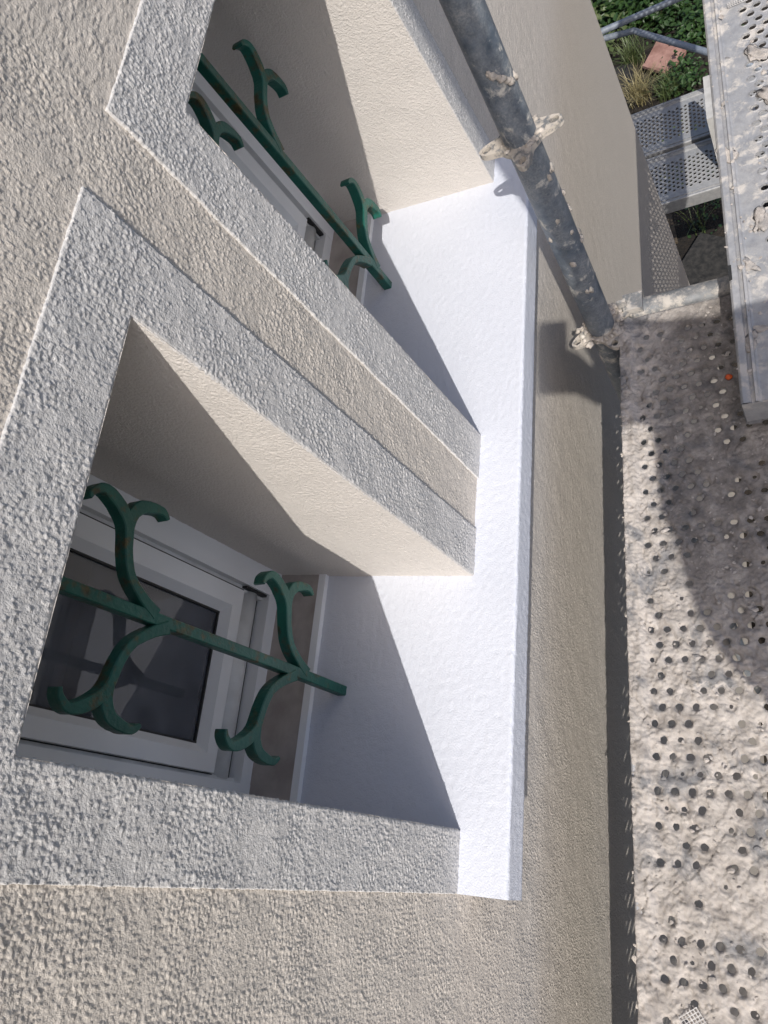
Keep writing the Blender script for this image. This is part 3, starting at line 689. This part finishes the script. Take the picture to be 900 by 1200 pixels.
tag(t2, 'bent galvanised rail crossing above the garden', 'guard rail')

# ------------------------------------------------------------------ garden
def foliage(name, label, cx, cy, rx, ry, h, n, ls, seed, mat, cat='plant', group='garden plants'):
    t = thing(name, label, cat, (cx, cy, GZ), group)
    r = np.random.default_rng(seed); V = []; Fc = []
    stems = []
    for k in range(max(5, n//60)):
        a = r.uniform(0, 6.28); d = math.sqrt(r.uniform(0, 1)); stems.append((cx+rx*d*math.cos(a), cy+ry*d*math.sin(a), GZ+h*r.uniform(0.35, 1)*(1-0.4*d*d)))
    for k in range(n):
        s = stems[int(r.integers(len(stems)))]
        p = Vector((s[0]+r.normal(0, 0.07), s[1]+r.normal(0, 0.07), max(GZ+0.02, s[2]+r.normal(0, 0.05))))
        a = r.uniform(0, 6.28); tilt = r.uniform(-0.7, 0.5); L = ls*r.uniform(0.6, 1.3); w = L*0.32
        d = Vector((math.cos(a)*math.cos(tilt), math.sin(a)*math.cos(tilt), math.sin(tilt))); sd = Vector((-math.sin(a), math.cos(a), r.uniform(-.5, .5))).normalized()
        up = d.cross(sd); b = len(V)
        V += [p, p+d*L*0.35+sd*w+up*L*0.06, p+d*L*0.75+sd*w*0.7, p+d*L-up*L*0.1, p+d*L*0.75-sd*w*0.7, p+d*L*0.35-sd*w+up*L*0.06]
        Fc += [(b, b+1, b+2, b+3), (b, b+3, b+4, b+5)]
    mobj('foliage', V, Fc, mat, t)
    bmv = []; 
    V = []; Fc = []
    for s in stems:
        b = len(V); w = 0.006
        for dx, dy in ((w, 0), (-w*0.5, w*0.87), (-w*0.5, -w*0.87)): V.append((cx+(s[0]-cx)*0.3+dx, cy+(s[1]-cy)*0.3+dy, GZ-0.03))
        V.append((s[0], s[1], s[2])); Fc += [(b, b+1, b+3), (b+1, b+2, b+3), (b+2, b, b+3)]
    mobj('stem', V, Fc, 'stem', t)
    return t
def tuft(label, cx, cy, h, n, seed, mat, spread=0.5):
    r = np.random.default_rng(seed); V = []; Fc = []
    for k in range(n):
        a = r.uniform(0, 6.28); L = h*r.uniform(0.5, 1.1); lean = r.uniform(0.2, 1)*spread*L; x0 = cx+r.normal(0, 0.035); y0 = cy+r.normal(0, 0.035); w = 0.0035*r.uniform(0.7, 1.5)
        b = len(V); sx, sy = -math.sin(a)*w, math.cos(a)*w
        for q in range(5):
            t = q/4; x = x0+math.cos(a)*lean*t*t; y = y0+math.sin(a)*lean*t*t; z = GZ-0.01+L*(t-0.45*t*t*lean/L); ww = 1-0.85*t
            V += [(x-sx*ww, y-sy*ww, z), (x+sx*ww, y+sy*ww, z)]
        for q in range(4): Fc.append((b+2*q, b+2*q+1, b+2*q+3, b+2*q+2))
    o = mobj('grass_tuft', V, Fc, mat); tag(o, label, 'grass', 'grass tufts'); return o
foliage('garden_shrub', 'bright leafy shrub by the house corner behind the rails', 6.55, 0.66, 0.40, 0.30, 0.40, 800, 0.085, 1, 'leaf')
foliage('garden_shrub', 'leafy green shrub behind the broken terracotta tile', 6.55, 0.10, 0.45, 0.30, 0.34, 1300, 0.05, 2, 'leaf')
foliage('garden_shrub', 'low leafy plant between the terracotta tile and the planks', 5.22, 0.08, 0.16, 0.10, 0.10, 320, 0.035, 3, 'leaf')
foliage('garden_shrub', 'dark creeping plant in the shade under the planks', 4.05, 0.02, 0.25, 0.14, 0.06, 110, 0.028, 5, 'leaf')
foliage('garden_shrub', 'feathery dark plant against the foot of the wall', 5.95, 0.68, 0.20, 0.14, 0.18, 320, 0.05, 6, 'grass')
foliage('garden_shrub', 'dense small-leaved plant behind the broken terracotta tile', 5.98, 0.30, 0.22, 0.20, 0.12, 700, 0.035, 21, 'leaf')
foliage('garden_shrub', 'dense leafy plant under the bent rail', 5.84, -0.01, 0.30, 0.16, 0.13, 900, 0.045, 22, 'leaf')
foliage('garden_shrub', 'broad-leaved plant spreading by the foot of the house corner', 6.20, 0.48, 0.24, 0.18, 0.20, 500, 0.06, 23, 'leaf')
foliage('garden_shrub', 'tall leafy shrub at the back of the garden bed', 7.30, 0.45, 0.5, 0.55, 0.55, 1500, 0.06, 24, 'leaf')
foliage('garden_shrub', 'shaded weed under the dark end of the lower planks', 4.45, 0.16, 0.25, 0.12, 0.08, 160, 0.03, 25, 'grass')
tuft('dry straw-coloured grass tuft beside the terracotta tile', 5.20, 0.43, 0.30, 190, 11, 'straw', 0.9)
tuft('green grass tuft in front of the terracotta tile', 5.16, 0.22, 0.20, 220, 12, 'grass', 1.0)
tuft('green grass tuft by the dark paving stone', 5.62, 0.47, 0.26, 170, 13, 'grass', 1.0)
tuft('thin grass stalks in the shade below the galvanised plank', 3.85, 0.10, 0.40, 16, 14, 'grass', 0.7)
# broken terracotta tile lying in the plants
def slab(name, label, cat, poly, z0, th, mat, tilt=(0, 0)):
    bm = bmesh.new(); cx = sum(p[0] for p in poly)/len(poly); cy = sum(p[1] for p in poly)/len(poly)
    f = bm.faces.new([bm.verts.new((x, y, z0+(x-cx)*tilt[0]+(y-cy)*tilt[1])) for x, y in poly])
    ext = bmesh.ops.extrude_face_region(bm, geom=[f])
    for v in [g for g in ext['geom'] if isinstance(g, bmesh.types.BMVert)]: v.co.z += th
    bmesh.ops.recalc_face_normals(bm, faces=bm.faces)
    return tag(bmobj(name, bm, mat, None, False, 0.004), label, cat)
tile = slab('roof_tile', 'broken pinkish terracotta roof tile lying in the garden', 'roof tile', [(5.29, 0.23), (5.45, 0.38), (5.68, 0.26), (5.63, 0.19), (5.55, 0.20), (5.58, 0.12), (5.53, 0.06), (5.43, 0.09)], GZ+0.05, 0.02, 'terracotta', (0.05, 0.08))
BASE[tile.name] = Vector((0, 0, 0))
bm = bmesh.new(); add_box(bm, -0.11, 0.11, -0.011, 0.011, 0, 0.022)
rib = bmobj('tile_rib', bm, 'terracotta', tile, False, 0.004); rib.location = (5.36, 0.305, GZ+0.072); rib.rotation_euler = (0, 0, 0.75)
slab('paving_stone', 'dark paving stone at the foot of the house wall', 'stone', [(5.15, 0.46), (5.55, 0.46), (5.60, 0.68), (5.2, 0.72)], GZ+0.0, 0.06, 'stone')
slab('paving_stone', 'dark speckled stone slab in the shade below the transom', 'stone', [(3.30, -0.12), (3.62, -0.10), (3.72, 0.08), (3.50, 0.22), (3.30, 0.20)], GZ+0.01, 0.09, 'stone', (0.05, 0.1))
slab('wood_offcut', 'thin weathered wood offcut in the shade beside the wall', 'wood', [(3.72, 0.22), (4.15, 0.27), (4.15, 0.31), (3.72, 0.255)], GZ+0.07, 0.02, 'stem')

# tall clipped hedge added out of view to shut out the low sky
hg = thing('blocker_hedge', 'added unseen hedge along the garden boundary', 'blocker_hedge', (1.5, -4.6, GZ))
bm = bmesh.new(); add_box(bm, -7, 10, -5.2, -4.2, GZ-0.1, 0.6); bmobj('branches', bm, 'stem', hg)
r = np.random.default_rng(99); V = []; Fc = []
for k in range(9000):
    p = Vector((r.uniform(-7, 10), -4.2+r.normal(0.06, 0.08), r.uniform(GZ, 0.66))); a = r.uniform(0, 6.28); L = r.uniform(0.10, 0.2); b = len(V)
    d = Vector((math.cos(a), r.uniform(-.3, .6), math.sin(a))).normalized()*L; e_ = Vector((-math.sin(a), r.uniform(-.3, .3), math.cos(a)))*L*0.35
    V += [p, p+d*0.5+e_, p+d, p+d*0.5-e_]; Fc.append((b, b+1, b+2, b+3))
mobj('leaves', V, Fc, 'leaf', hg)
